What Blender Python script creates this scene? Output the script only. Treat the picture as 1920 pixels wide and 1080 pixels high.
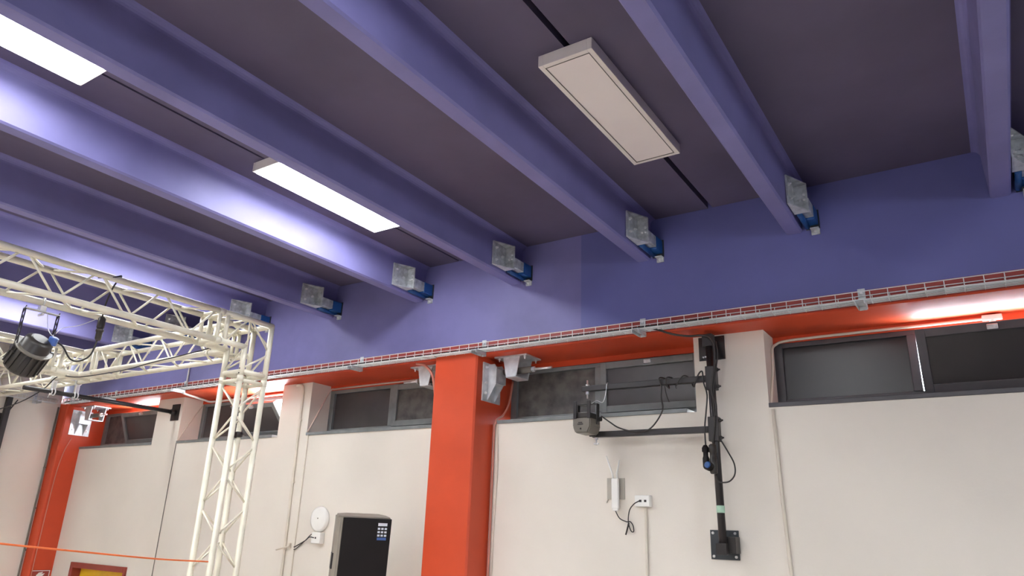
import bpy, bmesh, math, random
from mathutils import Vector, Matrix

random.seed(7)
for o in list(bpy.data.objects):
    bpy.data.objects.remove(o)
SC = bpy.context.scene
COL = SC.collection
EYE = 2.65                      # camera height above the floor; heights below are written from eye level, lifted at the end
FLOOR = -EYE

# ------------------------------------------------------------------ camera
cd = bpy.data.cameras.new('camera')
cam = bpy.data.objects.new('camera', cd)
COL.objects.link(cam)
cd.sensor_width = 36.0
cd.lens = 1349.18 / 1920 * 36.0
cd.clip_start = 0.05
yaw, pit, roll = 0.59240159, 1.89945386, 0.03670082
cam.matrix_world = Matrix.Rotation(yaw, 4, 'Z') @ Matrix.Rotation(pit, 4, 'X') @ Matrix.Rotation(roll, 4, 'Z')
cam.location = (0, 0, 0)
SC.camera = cam

# ------------------------------------------------------------------ world, exposure
w = bpy.data.worlds.new('overcast_sky')
SC.world = w
w.use_nodes = True
bg = w.node_tree.nodes['Background']
bg.inputs['Color'].default_value = (0.80, 0.90, 1.0, 1)
bg.inputs['Strength'].default_value = 26.0
SC.view_settings.view_transform = 'Standard'
SC.view_settings.look = 'None'
SC.view_settings.gamma = 1.0
SC.view_settings.use_curve_mapping = False
SC.view_settings.exposure = 1.25
LAMP_E = 17.0                   # emission of the lit ceiling panels

# ------------------------------------------------------------------ materials
def lin(c):
    c = c / 255
    return c / 12.92 if c <= 0.04045 else ((c + 0.055) / 1.055) ** 2.4
def rgb(r, g, b):
    return (lin(r), lin(g), lin(b), 1)
def mat(name, col, rough=0.6, metal=0.0, var=0.06, scale=6.0, bump=0.0, bscale=40.0, spec=0.5, detail=4.0, col2=None, coat=0.0):
    m = bpy.data.materials.new(name)
    m.use_nodes = True
    nt = m.node_tree
    p = nt.nodes['Principled BSDF']
    p.inputs['Roughness'].default_value = rough
    p.inputs['Metallic'].default_value = metal
    p.inputs['Specular IOR Level'].default_value = spec
    p.inputs['Coat Weight'].default_value = coat
    tc = nt.nodes.new('ShaderNodeTexCoord')
    n = nt.nodes.new('ShaderNodeTexNoise')
    n.inputs['Scale'].default_value = scale
    n.inputs['Detail'].default_value = detail
    nt.links.new(tc.outputs['Object'], n.inputs['Vector'])
    r = nt.nodes.new('ShaderNodeValToRGB')
    c2 = col2 or tuple(max(0, min(1, v * (1 - 2.2 * var))) for v in col[:3]) + (1,)
    c1 = tuple(max(0, min(1, v * (1 + var))) for v in col[:3]) + (1,)
    r.color_ramp.elements[0].position = 0.32
    r.color_ramp.elements[0].color = c2
    r.color_ramp.elements[1].position = 0.62
    r.color_ramp.elements[1].color = c1
    nt.links.new(n.outputs['Fac'], r.inputs['Fac'])
    nt.links.new(r.outputs['Color'], p.inputs['Base Color'])
    if bump > 0:
        n2 = nt.nodes.new('ShaderNodeTexNoise')
        n2.inputs['Scale'].default_value = bscale
        n2.inputs['Detail'].default_value = 5
        nt.links.new(tc.outputs['Object'], n2.inputs['Vector'])
        b = nt.nodes.new('ShaderNodeBump')
        b.inputs['Strength'].default_value = bump
        b.inputs['Distance'].default_value = 0.01
        nt.links.new(n2.outputs['Fac'], b.inputs['Height'])
        nt.links.new(b.outputs['Normal'], p.inputs['Normal'])
    return m
def emit(name, col, strength):
    m = bpy.data.materials.new(name)
    m.use_nodes = True
    p = m.node_tree.nodes['Principled BSDF']
    p.inputs['Base Color'].default_value = (0.8, 0.8, 0.78, 1)
    p.inputs['Emission Color'].default_value = col
    p.inputs['Emission Strength'].default_value = strength
    return m

M_WALL = mat('cream_wall_paint', rgb(226, 218, 206), 0.75, var=0.02, scale=1.3, bump=0.06, bscale=60)
M_BLUE = mat('blue_violet_paint', rgb(124, 120, 172), 0.55, var=0.06, scale=2.2, detail=9, bump=0.08, bscale=25)
M_BLUE2 = mat('deeper_blue_paint', rgb(104, 106, 165), 0.55, var=0.04, scale=1.6, bump=0.08, bscale=25)
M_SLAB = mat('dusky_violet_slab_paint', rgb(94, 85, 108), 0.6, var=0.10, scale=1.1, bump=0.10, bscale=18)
M_RED = mat('orange_red_paint', rgb(209, 75, 38), 0.5, var=0.05, scale=2.0, bump=0.10, bscale=22)
M_MAROON = mat('maroon_strip_tone', rgb(164, 66, 58), 0.5, var=0.06)
M_REDD = mat('brick_red_frame_paint', rgb(150, 60, 48), 0.45, var=0.05)
M_YEL = mat('yellow_door_paint', rgb(240, 195, 30), 0.45, var=0.04)
M_FLOOR = mat('pale_linoleum', rgb(222, 214, 206), 0.5, var=0.06, scale=2.0)
M_ABSORB = mat('dark_bounce_absorber', rgb(66, 64, 84), 0.9, var=0.08, scale=30)  # for the added dark floor sheet that soaks up bounce light
M_ROOF = mat('dark_roofing', rgb(40, 38, 40), 0.9)
M_FRAME = mat('grey_window_metal', rgb(126, 130, 130), 0.45, metal=0.1, var=0.10, scale=5)
M_FRAMED = mat('charcoal_window_metal', rgb(78, 76, 80), 0.45, metal=0.15, var=0.08, scale=5)
M_PANE = mat('dark_frosted_pane', rgb(74, 70, 70), 0.30, var=0.10, scale=3.0)
M_PANE2 = mat('darker_frosted_pane', rgb(38, 34, 36), 0.30, var=0.08, scale=3.0)
M_PANEDUST = mat('dusty_dark_pane', rgb(92, 90, 86), 0.42, var=0.22, scale=9.0, detail=8, col2=rgb(62, 60, 60))
M_GALV = mat('galvanised_steel', rgb(202, 205, 206), 0.42, metal=0.35, var=0.16, scale=18, detail=6)
M_GALVL = mat('bright_zinc_sheet', rgb(216, 218, 220), 0.42, metal=0.45, var=0.08, scale=14)
M_ZINC = mat('zinc_bolt', rgb(232, 232, 232), 0.28, metal=0.7, var=0.05)
M_WIRE = mat('bright_galvanised_wire', rgb(236, 236, 232), 0.45, metal=0.1, var=0.03)
M_ALU = mat('ivory_aluminium', rgb(234, 228, 208), 0.38, metal=0.08, var=0.04, scale=8)
M_DAMP = mat('blue_damper_paint', rgb(26, 76, 136), 0.4, var=0.06)
M_BLACK = mat('black_metal', rgb(46, 42, 42), 0.38, metal=0.2, var=0.08)
M_BLACKG = mat('black_glossy_plastic', rgb(27, 22, 21), 0.5, spec=0.25, var=0.05)
M_RUB = mat('black_cable_rubber', rgb(46, 42, 40), 0.55, var=0.05)
M_GREY = mat('grey_lamp_plastic', rgb(118, 112, 102), 0.45, var=0.06)
M_DGREY = mat('dark_lamp_casting', rgb(56, 52, 48), 0.40, metal=0.2, var=0.08)
M_SPK = mat('grey_cabinet_plastic', rgb(150, 142, 130), 0.55, var=0.05)
M_PLATE = mat('dull_grey_plate', rgb(176, 170, 158), 0.5, metal=0.1)
M_WHITE = mat('white_plastic', rgb(236, 234, 228), 0.4, var=0.02)
M_IVORY = mat('ivory_conduit_plastic', rgb(222, 212, 196), 0.5, var=0.03)
M_IVORYP = mat('pinkish_cable_plastic', rgb(214, 192, 180), 0.5, var=0.03)
M_PINKC = mat('salmon_conduit_plastic', rgb(206, 134, 116), 0.5, var=0.04)
M_ORANGE = mat('orange_rope', rgb(240, 120, 60), 0.6, var=0.06)
M_GREEN = mat('pale_green_tape', rgb(178, 214, 190), 0.6, var=0.08, scale=40)
M_STKB = mat('blue_sticker_print', rgb(70, 100, 165), 0.4)
M_STKW = mat('white_sticker_print', rgb(225, 228, 235), 0.4)
M_STEEL = mat('black_steel_plate', rgb(62, 66, 70), 0.4, metal=0.4, var=0.06)
M_LIT = emit('lit_diffuser', (0.95, 0.98, 1.0, 1), LAMP_E * 0.88)
M_LIT2 = emit('brighter_lit_diffuser', (0.95, 0.98, 1.0, 1), LAMP_E * 1.2)
M_UNLIT = mat('unlit_diffuser', rgb(246, 236, 230), 0.35, var=0.01, scale=3)
M_LAMPF = mat('white_light_housing', rgb(238, 230, 222), 0.4, var=0.02)

# ------------------------------------------------------------------ mesh helpers
def BM():
    return bmesh.new()
def box(bm, lo, hi, bev=0.0):
    vs = [bm.verts.new((x, y, z)) for x in (lo[0], hi[0]) for y in (lo[1], hi[1]) for z in (lo[2], hi[2])]
    fs = [(0, 1, 3, 2), (4, 6, 7, 5), (0, 4, 5, 1), (2, 3, 7, 6), (0, 2, 6, 4), (1, 5, 7, 3)]
    new = [bm.faces.new([vs[i] for i in f]) for f in fs]
    if bev > 0:
        es = set(e for f in new for e in f.edges)
        bmesh.ops.bevel(bm, geom=list(es), offset=bev, segments=2, affect='EDGES', profile=0.6)
def obox(bm, c, half, rot, bev=0.0):
    b2 = BM()
    box(b2, [-h for h in half], half, bev)
    mtx = Matrix.Translation(Vector(c)) @ rot.to_4x4()
    add(bm, b2, mtx)
def add(bm, b2, mtx=None):
    if mtx is not None:
        bmesh.ops.transform(b2, matrix=mtx, verts=b2.verts)
    mp = {v: bm.verts.new(v.co) for v in b2.verts}
    for f in b2.faces:
        try:
            nf = bm.faces.new([mp[v] for v in f.verts])
            nf.smooth = f.smooth
        except ValueError:
            pass
    b2.free()
def prism(bm, poly, axis, a, b):
    """extrude a polygon given in the two other axes along axis from a to b"""
    def pt(p, t):
        q = list(p)
        q.insert(axis, t)
        return q
    A = [bm.verts.new(pt(p, a)) for p in poly]
    B = [bm.verts.new(pt(p, b)) for p in poly]
    bm.faces.new(A)
    bm.faces.new(B[::-1])
    n = len(poly)
    for i in range(n):
        bm.faces.new([A[i], B[i], B[(i + 1) % n], A[(i + 1) % n]])
def frame_dirs(t):
    t = t.normalized()
    up = Vector((0, 0, 1)) if abs(t.z) < 0.9 else Vector((1, 0, 0))
    u = t.cross(up).normalized()
    return u, t.cross(u).normalized()
def tube(bm, pts, r, n=10, cap=True):
    pts = [Vector(p) for p in pts]
    rings = []
    u = v = None
    for i, p in enumerate(pts):
        if i == 0: t = pts[1] - p
        elif i == len(pts) - 1: t = p - pts[i - 1]
        else: t = (pts[i + 1] - p).normalized() + (p - pts[i - 1]).normalized()
        if t.length < 1e-9: t = Vector((0, 0, 1))
        t.normalize()
        if u is None:
            u, v = frame_dirs(t)
        else:
            u = (u - t * u.dot(t))
            if u.length < 1e-6: u, v = frame_dirs(t)
            u.normalize()
            v = t.cross(u).normalized()
        rr = r[i] if isinstance(r, (list, tuple)) else r
        rings.append([bm.verts.new(p + (u * math.cos(a) + v * math.sin(a)) * rr) for a in [2 * math.pi * k / n for k in range(n)]])
    for A, B in zip(rings, rings[1:]):
        for k in range(n):
            f = bm.faces.new([A[k], A[(k + 1) % n], B[(k + 1) % n], B[k]])
            f.smooth = True
    if cap:
        bm.faces.new(rings[0][::-1])
        bm.faces.new(rings[-1])
def spline(pts, k=6):
    P = [Vector(p) for p in pts]
    P = [P[0] * 2 - P[1]] + P + [P[-1] * 2 - P[-2]]
    out = []
    for i in range(1, len(P) - 2):
        for s in range(k):
            t = s / k
            a, b, c, d = P[i - 1], P[i], P[i + 1], P[i + 2]
            out.append(0.5 * ((2 * b) + (c - a) * t + (2 * a - 5 * b + 4 * c - d) * t * t + (3 * b - a - 3 * c + d) * t ** 3))
    out.append(P[-2])
    return out
def lathe(bm, prof, mtx, n=24):
    """prof: (radius, height) pairs; turned about local z"""
    b2 = BM()
    rings = []
    for r, h in prof:
        rings.append([b2.verts.new((r * math.cos(2 * math.pi * k / n), r * math.sin(2 * math.pi * k / n), h)) for k in range(n)])
    for A, B in zip(rings, rings[1:]):
        for k in range(n):
            f = b2.faces.new([A[k], A[(k + 1) % n], B[(k + 1) % n], B[k]])
            f.smooth = n > 12
    b2.faces.new(rings[0][::-1])
    b2.faces.new(rings[-1])
    add(bm, b2, mtx)
def hexbolt(bm, c, d, r=0.012, h=0.012, shank=0.012):
    d = Vector(d).normalized()
    q = Vector((0, 0, 1)).rotation_difference(d).to_matrix().to_4x4()
    m = Matrix.Translation(Vector(c)) @ q
    lathe(bm, [(r, 0), (r, h)], m, 6)
    if shank > 0:
        lathe(bm, [(r * 0.5, h), (r * 0.5, h + shank)], m, 8)

def obj(name, bm, m, parent=None, org=None, label=None):
    """link the bmesh (world coordinates, from eye level) as one mesh object with its origin at org / its parent's origin"""
    bmesh.ops.recalc_face_normals(bm, faces=bm.faces)
    me = bpy.data.meshes.new(name)
    base = Vector((0, 0, 0))
    if parent is not None:
        base = parent['_w'] if '_w' in parent else (0, 0, 0)
        base = Vector(base)
    o_at = Vector(org) if org is not None else base
    bmesh.ops.translate(bm, vec=-o_at, verts=bm.verts)
    bm.to_mesh(me)
    bm.free()
    me.materials.append(m)
    o = bpy.data.objects.new(name, me)
    COL.objects.link(o)
    if parent is not None:
        o.parent = parent
        o.location = o_at - base
    else:
        o.location = o_at
    o['_w'] = tuple(o_at)
    if label: o['label'] = label
    return o
def tag(o, label, cat, group=None, kind=None):
    o['label'] = label
    o['category'] = cat
    if group: o['group'] = group
    if kind: o['kind'] = kind
    return o
def thing(name, label, cat, loc, group=None, kind=None):
    o = bpy.data.objects.new(name, None)
    COL.objects.link(o)
    o.location = loc
    o.empty_display_size = 0.05
    o['_w'] = tuple(loc)
    return tag(o, label, cat, group, kind)
def struct(name, bm, m, label, cat, org=None, parent=None):
    o = obj(name, bm, m, parent, org)
    if parent is None:
        tag(o, label, cat, None, 'structure')
    return o
def dup(root, loc, label, group=None):
    r = root.copy()
    COL.objects.link(r)
    r.location = loc
    r['label'] = label
    if group: r['group'] = group
    for ch in list(root.children):
        c = ch.copy()
        COL.objects.link(c)
        c.parent = r
        for g in list(ch.children):
            d = g.copy()
            COL.objects.link(d)
            d.parent = c
    return r

# ------------------------------------------------------------------ room shell
YB = 4.897      # face of the edge beam
YW = 5.14       # face of the back wall
YG = 5.42       # window plane
XL, XR, YF = -10.72, 6.2, -6.0
ZC, ZB = 2.37, 2.037   # ceiling, bottom of the stems
ZS = 1.45       # soffit
ZSILL = 0.89

b = BM(); box(b, (XL - 0.2, YF - 0.2, FLOOR - 0.1), (XR + 0.2, 5.7, FLOOR))
struct('floor', b, M_FLOOR, 'pale linoleum floor of the hall below the picture', 'floor')

b = BM(); box(b, (-0.6, YF, FLOOR), (XR, YW - 0.3, FLOOR + 0.012))  # added out of view, keeps floor bounce off the right ceiling
struct('floor', b, M_ABSORB, 'unseen dark sheet added on the right part of the floor to cut bounce light', 'bounce absorber')

# back wall: below the sills, and up to the soffit between the windows as far as the wall thickness
b = BM()
box(b, (XL - 0.1, YW, FLOOR), (-10.06, 5.62, ZSILL))
box(b, (-10.06, YW, -0.54), (-8.80, 5.62, ZSILL))
box(b, (-8.80 + 0.0, YW, FLOOR), (XR + 0.1, 5.62, ZSILL))
box(b, (-10.06, 5.50, FLOOR), (-8.80, 5.62, -0.54))
# the piers between the windows
for x0, x1 in ((-10.98, -10.524), (-8.79, -8.255), (-6.425, -5.965), (-4.066, -3.609), (-1.79, -1.272), (0.56, 1.05), (1.05, XR + 0.1)):
    box(b, (x0, YW, ZSILL), (x1, 5.62, ZS))
struct('wall_back', b, M_WALL, 'long cream painted wall with piers between the high windows', 'wall')
b = BM(); box(b, (XL - 0.25, YF - 0.2, FLOOR), (XL, 4.86, ZC + 0.3))
struct('wall_left', b, M_WALL, 'cream end wall at the far left behind the truss', 'wall')
b = BM()
WY0, WY1, WZ0, WZ1 = -1.6, -0.2, 0.3, 1.2          # unseen opening assumed in the right-hand wall for cool side light
box(b, (XR, YF - 0.2, FLOOR), (XR + 0.2, WY0, ZC + 0.3))
box(b, (XR, WY1, FLOOR), (XR + 0.2, 5.7, ZC + 0.3))
box(b, (XR, WY0, FLOOR), (XR + 0.2, WY1, WZ0))
box(b, (XR, WY0, WZ1), (XR + 0.2, WY1, ZC + 0.3))
struct('wall_right', b, M_WALL, 'cream end wall out of frame to the right', 'wall')
b = BM(); box(b, (XL - 0.25, YF - 0.25, FLOOR), (XR + 0.2, YF, ZC + 0.3))
struct('wall_front', b, M_WALL, 'cream wall behind the camera', 'wall')

# slabs of the double-tee ceiling with open joints between them
JO = [(-10.74, 0.02), (-8.45, 0.012), (-6.15, 0.012), (-3.893, 0.018), (-1.525, 0.034), (0.76, 0.014), (3.06, 0.014)]
edges = [XL - 0.2] + [j for j, g in JO[1:]] + [XR + 0.2]
gaps = [0] + [g for j, g in JO[1:]] + [0]
lab = ['violet ceiling slab over the far left end of the truss', 'violet ceiling slab over the far truss corner',
       'violet ceiling slab between the left joint and the lit panels', 'wide violet ceiling slab between the lit panels and the unlit panel',
       'dark violet ceiling slab right of the unlit panel', 'violet ceiling slab at the right picture edge', 'violet ceiling slab out of frame']
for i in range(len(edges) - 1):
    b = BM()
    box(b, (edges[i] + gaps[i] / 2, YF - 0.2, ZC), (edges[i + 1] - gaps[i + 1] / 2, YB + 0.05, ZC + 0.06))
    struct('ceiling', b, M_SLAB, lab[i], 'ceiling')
b = BM(); box(b, (XL - 0.3, YF - 0.3, ZC + 0.10), (XR + 0.3, 5.7, ZC + 0.22))
struct('roof_deck', b, M_ROOF, 'dark roof deck seen through the ceiling joints', 'roof')

# stems of the double tees
STEM = [(2.505, 'second stem right of the picture edge'), (1.31, 'first stem right of the picture edge'),
        (0.20, 'rightmost violet ceiling stem, nearly upright in the picture'), (-1.0, 'violet ceiling stem just right of the unlit panel'),
        (-2.125, 'violet ceiling stem just left of the unlit panel'), (-3.312, 'violet ceiling stem just right of the lit panels'),
        (-4.40, 'bright lavender ceiling stem just left of the lit panels'), (-5.60, 'dark blue ceiling stem second left of the lit panels'),
        (-6.72, 'lavender ceiling stem passing above the truss top rail'), (-7.92, 'ceiling stem behind the truss corner'),
        (-9.02, 'ceiling stem far left behind the hanging stage light'), (-10.2, 'leftmost ceiling stem at the end wall')]
def stem_profile(x):
    W, t = 0.108, 0.008
    p = [(x + 0.010, ZB), (x + W - 0.012, ZB), (x + W, ZB + 0.012)]
    r = 0.045
    for k in range(6):
        a = math.pi - k / 5 * math.pi / 2
        p.append((x + W + t + r + r * math.cos(a), ZC - r + r * math.sin(a)))
    for k in range(6):
        a = math.pi / 2 - k / 5 * math.pi / 2
        p.append((x - t - r + r * math.cos(a), ZC - r + r * math.sin(a)))
    p.append((x, ZB + 0.010))
    return p
for x, l in STEM:
    b = BM()
    prism(b, stem_profile(x), 1, YF - 0.1, YB + 0.02)
    struct('ceiling_beam', b, M_BLUE, l, 'beam', org=(x + 0.054, YB, ZB))

# edge beam: violet face above, red strip and red soffit below
ZBL = 1.565
b = BM(); box(b, (XL - 0.2, YB, ZBL), (-2.62, 5.64, ZC + 0.1))
struct('trim_1', b, M_BLUE, 'lavender painted face of the edge beam left of the repainted stretch', 'beam')
b = BM(); box(b, (-2.62, YB, ZBL), (XR + 0.2, 5.64, ZC + 0.1))
struct('trim_2', b, M_BLUE2, 'deeper blue repainted stretch of the edge beam at right', 'beam')
b = BM(); box(b, (XL - 0.2, YB + 0.004, ZS), (XR + 0.2, 5.64, ZBL))
struct('trim_3', b, M_RED, 'red underside of the edge beam above the windows', 'beam')
b = BM(); box(b, (XL - 0.2, YB + 0.001, ZS + 0.012), (XR + 0.2, YB + 0.01, ZBL))  # front strip of the beam, darker red than its underside
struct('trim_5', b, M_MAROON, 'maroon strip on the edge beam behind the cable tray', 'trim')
b = BM(); box(b, (XL - 0.2, YG - 0.02, 1.402), (XR + 0.2, 5.64, ZS))
struct('trim_4', b, M_RED, 'narrow red lintel strip directly over the window frames', 'lintel')

def pillar(x0, x1, label):
    b = BM()
    y0, y1, c = 4.86, YW + 0.05, 0.014
    prism(b, [(x0 + c, y0), (x1 - c, y0), (x1, y0 + c), (x1, y1), (x0, y1), (x0, y0 + c)], 2, FLOOR, ZBL - 0.09)
    # the pier carries on to the windows
    box(b, (x0 + 0.001, y1, ZSILL), (x1 - 0.001, 5.5, ZS))
    struct('pillar', b, M_RED, label, 'pillar', org=((x0 + x1) / 2, 5.0, FLOOR))
pillar(-4.07, -3.605, 'broad orange-red concrete pillar in the middle of the wall')
pillar(-10.98, -10.52, 'orange-red corner pillar at the far left')

# ------------------------------------------------------------------ windows
ZT = 1.402
def window(n, x0, xm, x1, tilt, frame_m, pane_m, sash_pane, label, xs1=None, sill=True, sx=None, swing=0.0, mw=0.03):
    root = thing('window_%d' % n, label, 'window', ((x0 + x1) / 2, YG, ZSILL), None, 'structure')
    yf0, yf1 = YG - 0.012, YG + 0.05
    zb = ZSILL + 0.06
    f = BM()
    box(f, (x0, yf0, zb), (x0 + 0.06, yf1, ZT), 0.004)
    box(f, (x0 + 0.06, yf0, ZT - 0.035), (x1, yf1, ZT), 0.004)
    box(f, (x0 + 0.06, yf0, zb), (x1, yf1, zb + 0.035), 0.004)
    box(f, (x1 - 0.03, yf0 + 0.01, zb + 0.035), (x1, yf1, ZT - 0.035))
    obj('frame', f, frame_m, root)
    f = BM(); box(f, (xm - mw, yf0 - 0.006, zb + 0.035), (xm + mw, yf1, ZT - 0.035), 0.004)
    obj('mullion', f, frame_m, root)
    f = BM(); box(f, (x0 + 0.05, YG + 0.018, zb + 0.03), (xm - 0.02, YG + 0.026, ZT - 0.03))
    obj('pane', f, pane_m, root)
    # hinged sash at the right, hinged along its bottom edge
    xa, xb = xm + 0.035, (xs1 if xs1 else x1 - 0.035)
    zh, zt = zb + 0.02, ZT - 0.012
    H = zt - zh
    rot = Matrix.Translation(Vector((0, YG - 0.01, zh))) @ Matrix.Rotation(math.asin(min(0.95, tilt / H)), 4, 'X')
    if swing:           # side-hung: turns about its left edge instead
        rot = Matrix.Translation(Vector((xa, YG - 0.01, zh))) @ Matrix.Rotation(-swing, 4, 'Z') @ Matrix.Translation(Vector((-xa, 0, 0)))
    s = BM()
    t = 0.055
    box(s, (xa, -0.03, 0), (xa + t, 0.02, H), 0.004)
    box(s, (xb - t, -0.03, 0), (xb, 0.02, H), 0.004)
    box(s, (xa + t, -0.03, H - t), (xb - t, 0.02, H), 0.004)
    box(s, (xa + t, -0.03, 0), (xb - t, 0.02, t), 0.004)
    bmesh.ops.transform(s, matrix=rot, verts=s.verts)
    so = obj('sash', s, frame_m, root)
    s = BM(); box(s, (xa + t - 0.01, -0.008, t - 0.01), (xb - t + 0.01, 0.0, H - t + 0.01))
    bmesh.ops.transform(s, matrix=rot, verts=s.verts)
    obj('sash_pane', s, sash_pane, so)
    s = BM()
    xc = (xa + xb) / 2
    box(s, (xc - 0.03, -0.055, H - 0.045), (xc + 0.03, -0.03, H - 0.012), 0.005)
    bmesh.ops.transform(s, matrix=rot, verts=s.verts)
    obj('latch', s, M_GALV, so)
    if sill:
        a, c = (sx if sx else (x0, x1))
        s = BM()
        box(s, (a, YW - 0.012, ZSILL), (c, YG + 0.03, ZSILL + 0.03), 0.004)
        box(s, (a + 0.02, YG - 0.03, ZSILL + 0.03), (c, YG + 0.05, zb))
        obj('sill', s, frame_m, root)
    # daylight portal just outside the opening of the sash
    ld = bpy.data.lights.new('daylight_portal', 'AREA')
    ld.shape = 'RECTANGLE'
    ld.size, ld.size_y = (x1 - xm), 0.5
    ld.cycles.is_portal = True
    lo = bpy.data.objects.new('daylight_portal', ld)
    COL.objects.link(lo)
    lo.parent = root
    lo.location = ((xm + x1) / 2 - (x0 + x1) / 2, 0.12, (zb + ZT) / 2 - ZSILL)
    lo.rotation_euler = (math.radians(-90), 0, 0)
    return root
window(1, -10.52, -9.86, -8.79, 0.15, M_FRAME, M_PANEDUST, M_PANE, 'high window at far left between the corner pillar and the first pier')
window(2, -8.255, -7.33, -6.425, 0.27, M_FRAME, M_PANE, M_PANE, 'high window behind the truss tower with its right sash tilted open', xs1=-6.55, sx=(-8.255, -6.50))
window(3, -5.965, -5.06, -4.07, 0.0, M_FRAME, M_PANE, M_PANEDUST, 'high window with two grey panes just left of the orange pillar')
window(4, -3.605, -2.725, -1.79, 0.012, M_FRAME, M_PANEDUST, M_PANE, 'high window right of the orange pillar behind the black arms', sx=(-3.56, -1.86))
window(5, -1.272, -0.368, 0.56, 0.12, M_FRAMED, M_PANE2, M_PANE2, 'high charcoal framed window at the right picture edge', mw=0.028)

r = thing('window_6', 'unseen daylight window assumed in the right-hand wall for its side light', 'window', (XR, (WY0 + WY1) / 2, WZ0), None, 'structure')
b = BM()
for yy in (WY0, (WY0 + WY1) / 2 - 0.03, WY1 - 0.06):
    box(b, (XR + 0.05, yy, WZ0), (XR + 0.12, yy + 0.06, WZ1))
for zz in (WZ0, WZ1 - 0.06):
    box(b, (XR + 0.06, WY0, zz), (XR + 0.11, WY1, zz + 0.06))
obj('frame', b, M_FRAME, r)
ld = bpy.data.lights.new('daylight_portal', 'AREA')
ld.shape = 'RECTANGLE'
ld.size, ld.size_y = WZ1 - WZ0, WY1 - WY0
ld.cycles.is_portal = True
lo = bpy.data.objects.new('daylight_portal', ld)
COL.objects.link(lo)
lo.parent = r
lo.location = (0.16, 0, (WZ1 - WZ0) / 2)
lo.rotation_euler = (0, math.radians(90), 0)

# ------------------------------------------------------------------ door
r = thing('door_1', 'red framed doorway with a yellow door under the far left window', 'door', (-9.43, YW, FLOOR), None, 'structure')
b = BM()
x0, x1, zt = -10.06, -8.79, -0.535
box(b, (x0, YW - 0.02, FLOOR), (x0 + 0.07, YW + 0.13, zt), 0.004)
box(b, (x1 - 0.05, YW - 0.02, FLOOR), (x1, YW + 0.13, zt), 0.004)
box(b, (x0 + 0.07, YW - 0.02, zt - 0.065), (x1 - 0.05, YW + 0.13, zt), 0.004)
obj('frame', b, M_REDD, r)
b = BM(); box(b, (x0 + 0.07, YW + 0.09, FLOOR + 0.01), (x1 - 0.05, YW + 0.128, zt - 0.065))
obj('door_leaf', b, M_YEL, r)

# ------------------------------------------------------------------ ceiling lights
def ceiling_light(x, y, lit, label):
    r = thing('ceiling_light', label, 'ceiling light', (x, y, ZC), 'flat panel lights on the ceiling')
    hx, hy, zb, zt = 0.156, 0.605, ZC - 0.068, ZC - 0.0005
    b = BM()
    e = 0.028 if not lit else 0.022
    box(b, (x - hx, y - hy, zb), (x - hx + e, y + hy, zt), 0.003)
    box(b, (x + hx - e, y - hy, zb), (x + hx, y + hy, zt), 0.003)
    box(b, (x - hx + e, y - hy, zb), (x + hx - e, y - hy + e, zt), 0.003)
    box(b, (x - hx + e, y + hy - e, zb), (x + hx - e, y + hy, zt), 0.003)
    obj('housing', b, M_LAMPF, r)
    b = BM()
    box(b, (x - hx + e - 0.002, y - hy + e - 0.002, zb + (-0.009 if lit else 0.003)), (x + hx - e + 0.002, y + hy - e + 0.002, zb + 0.02))
    obj('diffuser', b, (M_LIT if y > 0.7 else M_LIT2) if lit else M_UNLIT, r)
    if not lit:
        b = BM()
        i = 0.014
        t = 0.003
        for (ax, bx, ay, by) in ((-hx + e, -hx + e + t, -hy + e, hy - e), (hx - e - t, hx - e, -hy + e, hy - e),
                                 (-hx + e + t, hx - e - t, -hy + e, -hy + e + t), (-hx + e + t, hx - e - t, hy - e - t, hy - e)):
            box(b, (x + ax, y + ay, zb - 0.002), (x + bx, y + by, zb + 0.004))
        obj('bezel_groove', b, M_GREY, r)
    return r
ceiling_light(-1.54, 3.292, False, 'unlit white ceiling panel light at the top right of centre')
ceiling_light(-3.85, 3.292, True, 'glowing ceiling panel light at the left of centre, the lower of two')
ceiling_light(-3.85, 0.92, True, 'glowing ceiling panel light cut by the upper left picture edge')
k = 'unseen glowing ceiling panel light assumed for the hall light'  # unseen; rows behind the camera and at right added to light the walls
for (x, y) in ((-3.85, -1.5), (-3.85, -4.0), (-6.03, 3.292), (-6.03, 0.92), (-6.03, -1.5), (-8.47, 3.292), (-8.47, 0.92), (-8.47, -1.5),
               (-1.54, 0.60), (-1.54, -1.5), (-1.54, -4.0), (0.76, 0.60), (0.76, -1.5), (0.76, -4.0), (3.06, 0.60), (3.06, -1.5)):
    ceiling_light(x, y, True, k)

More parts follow.
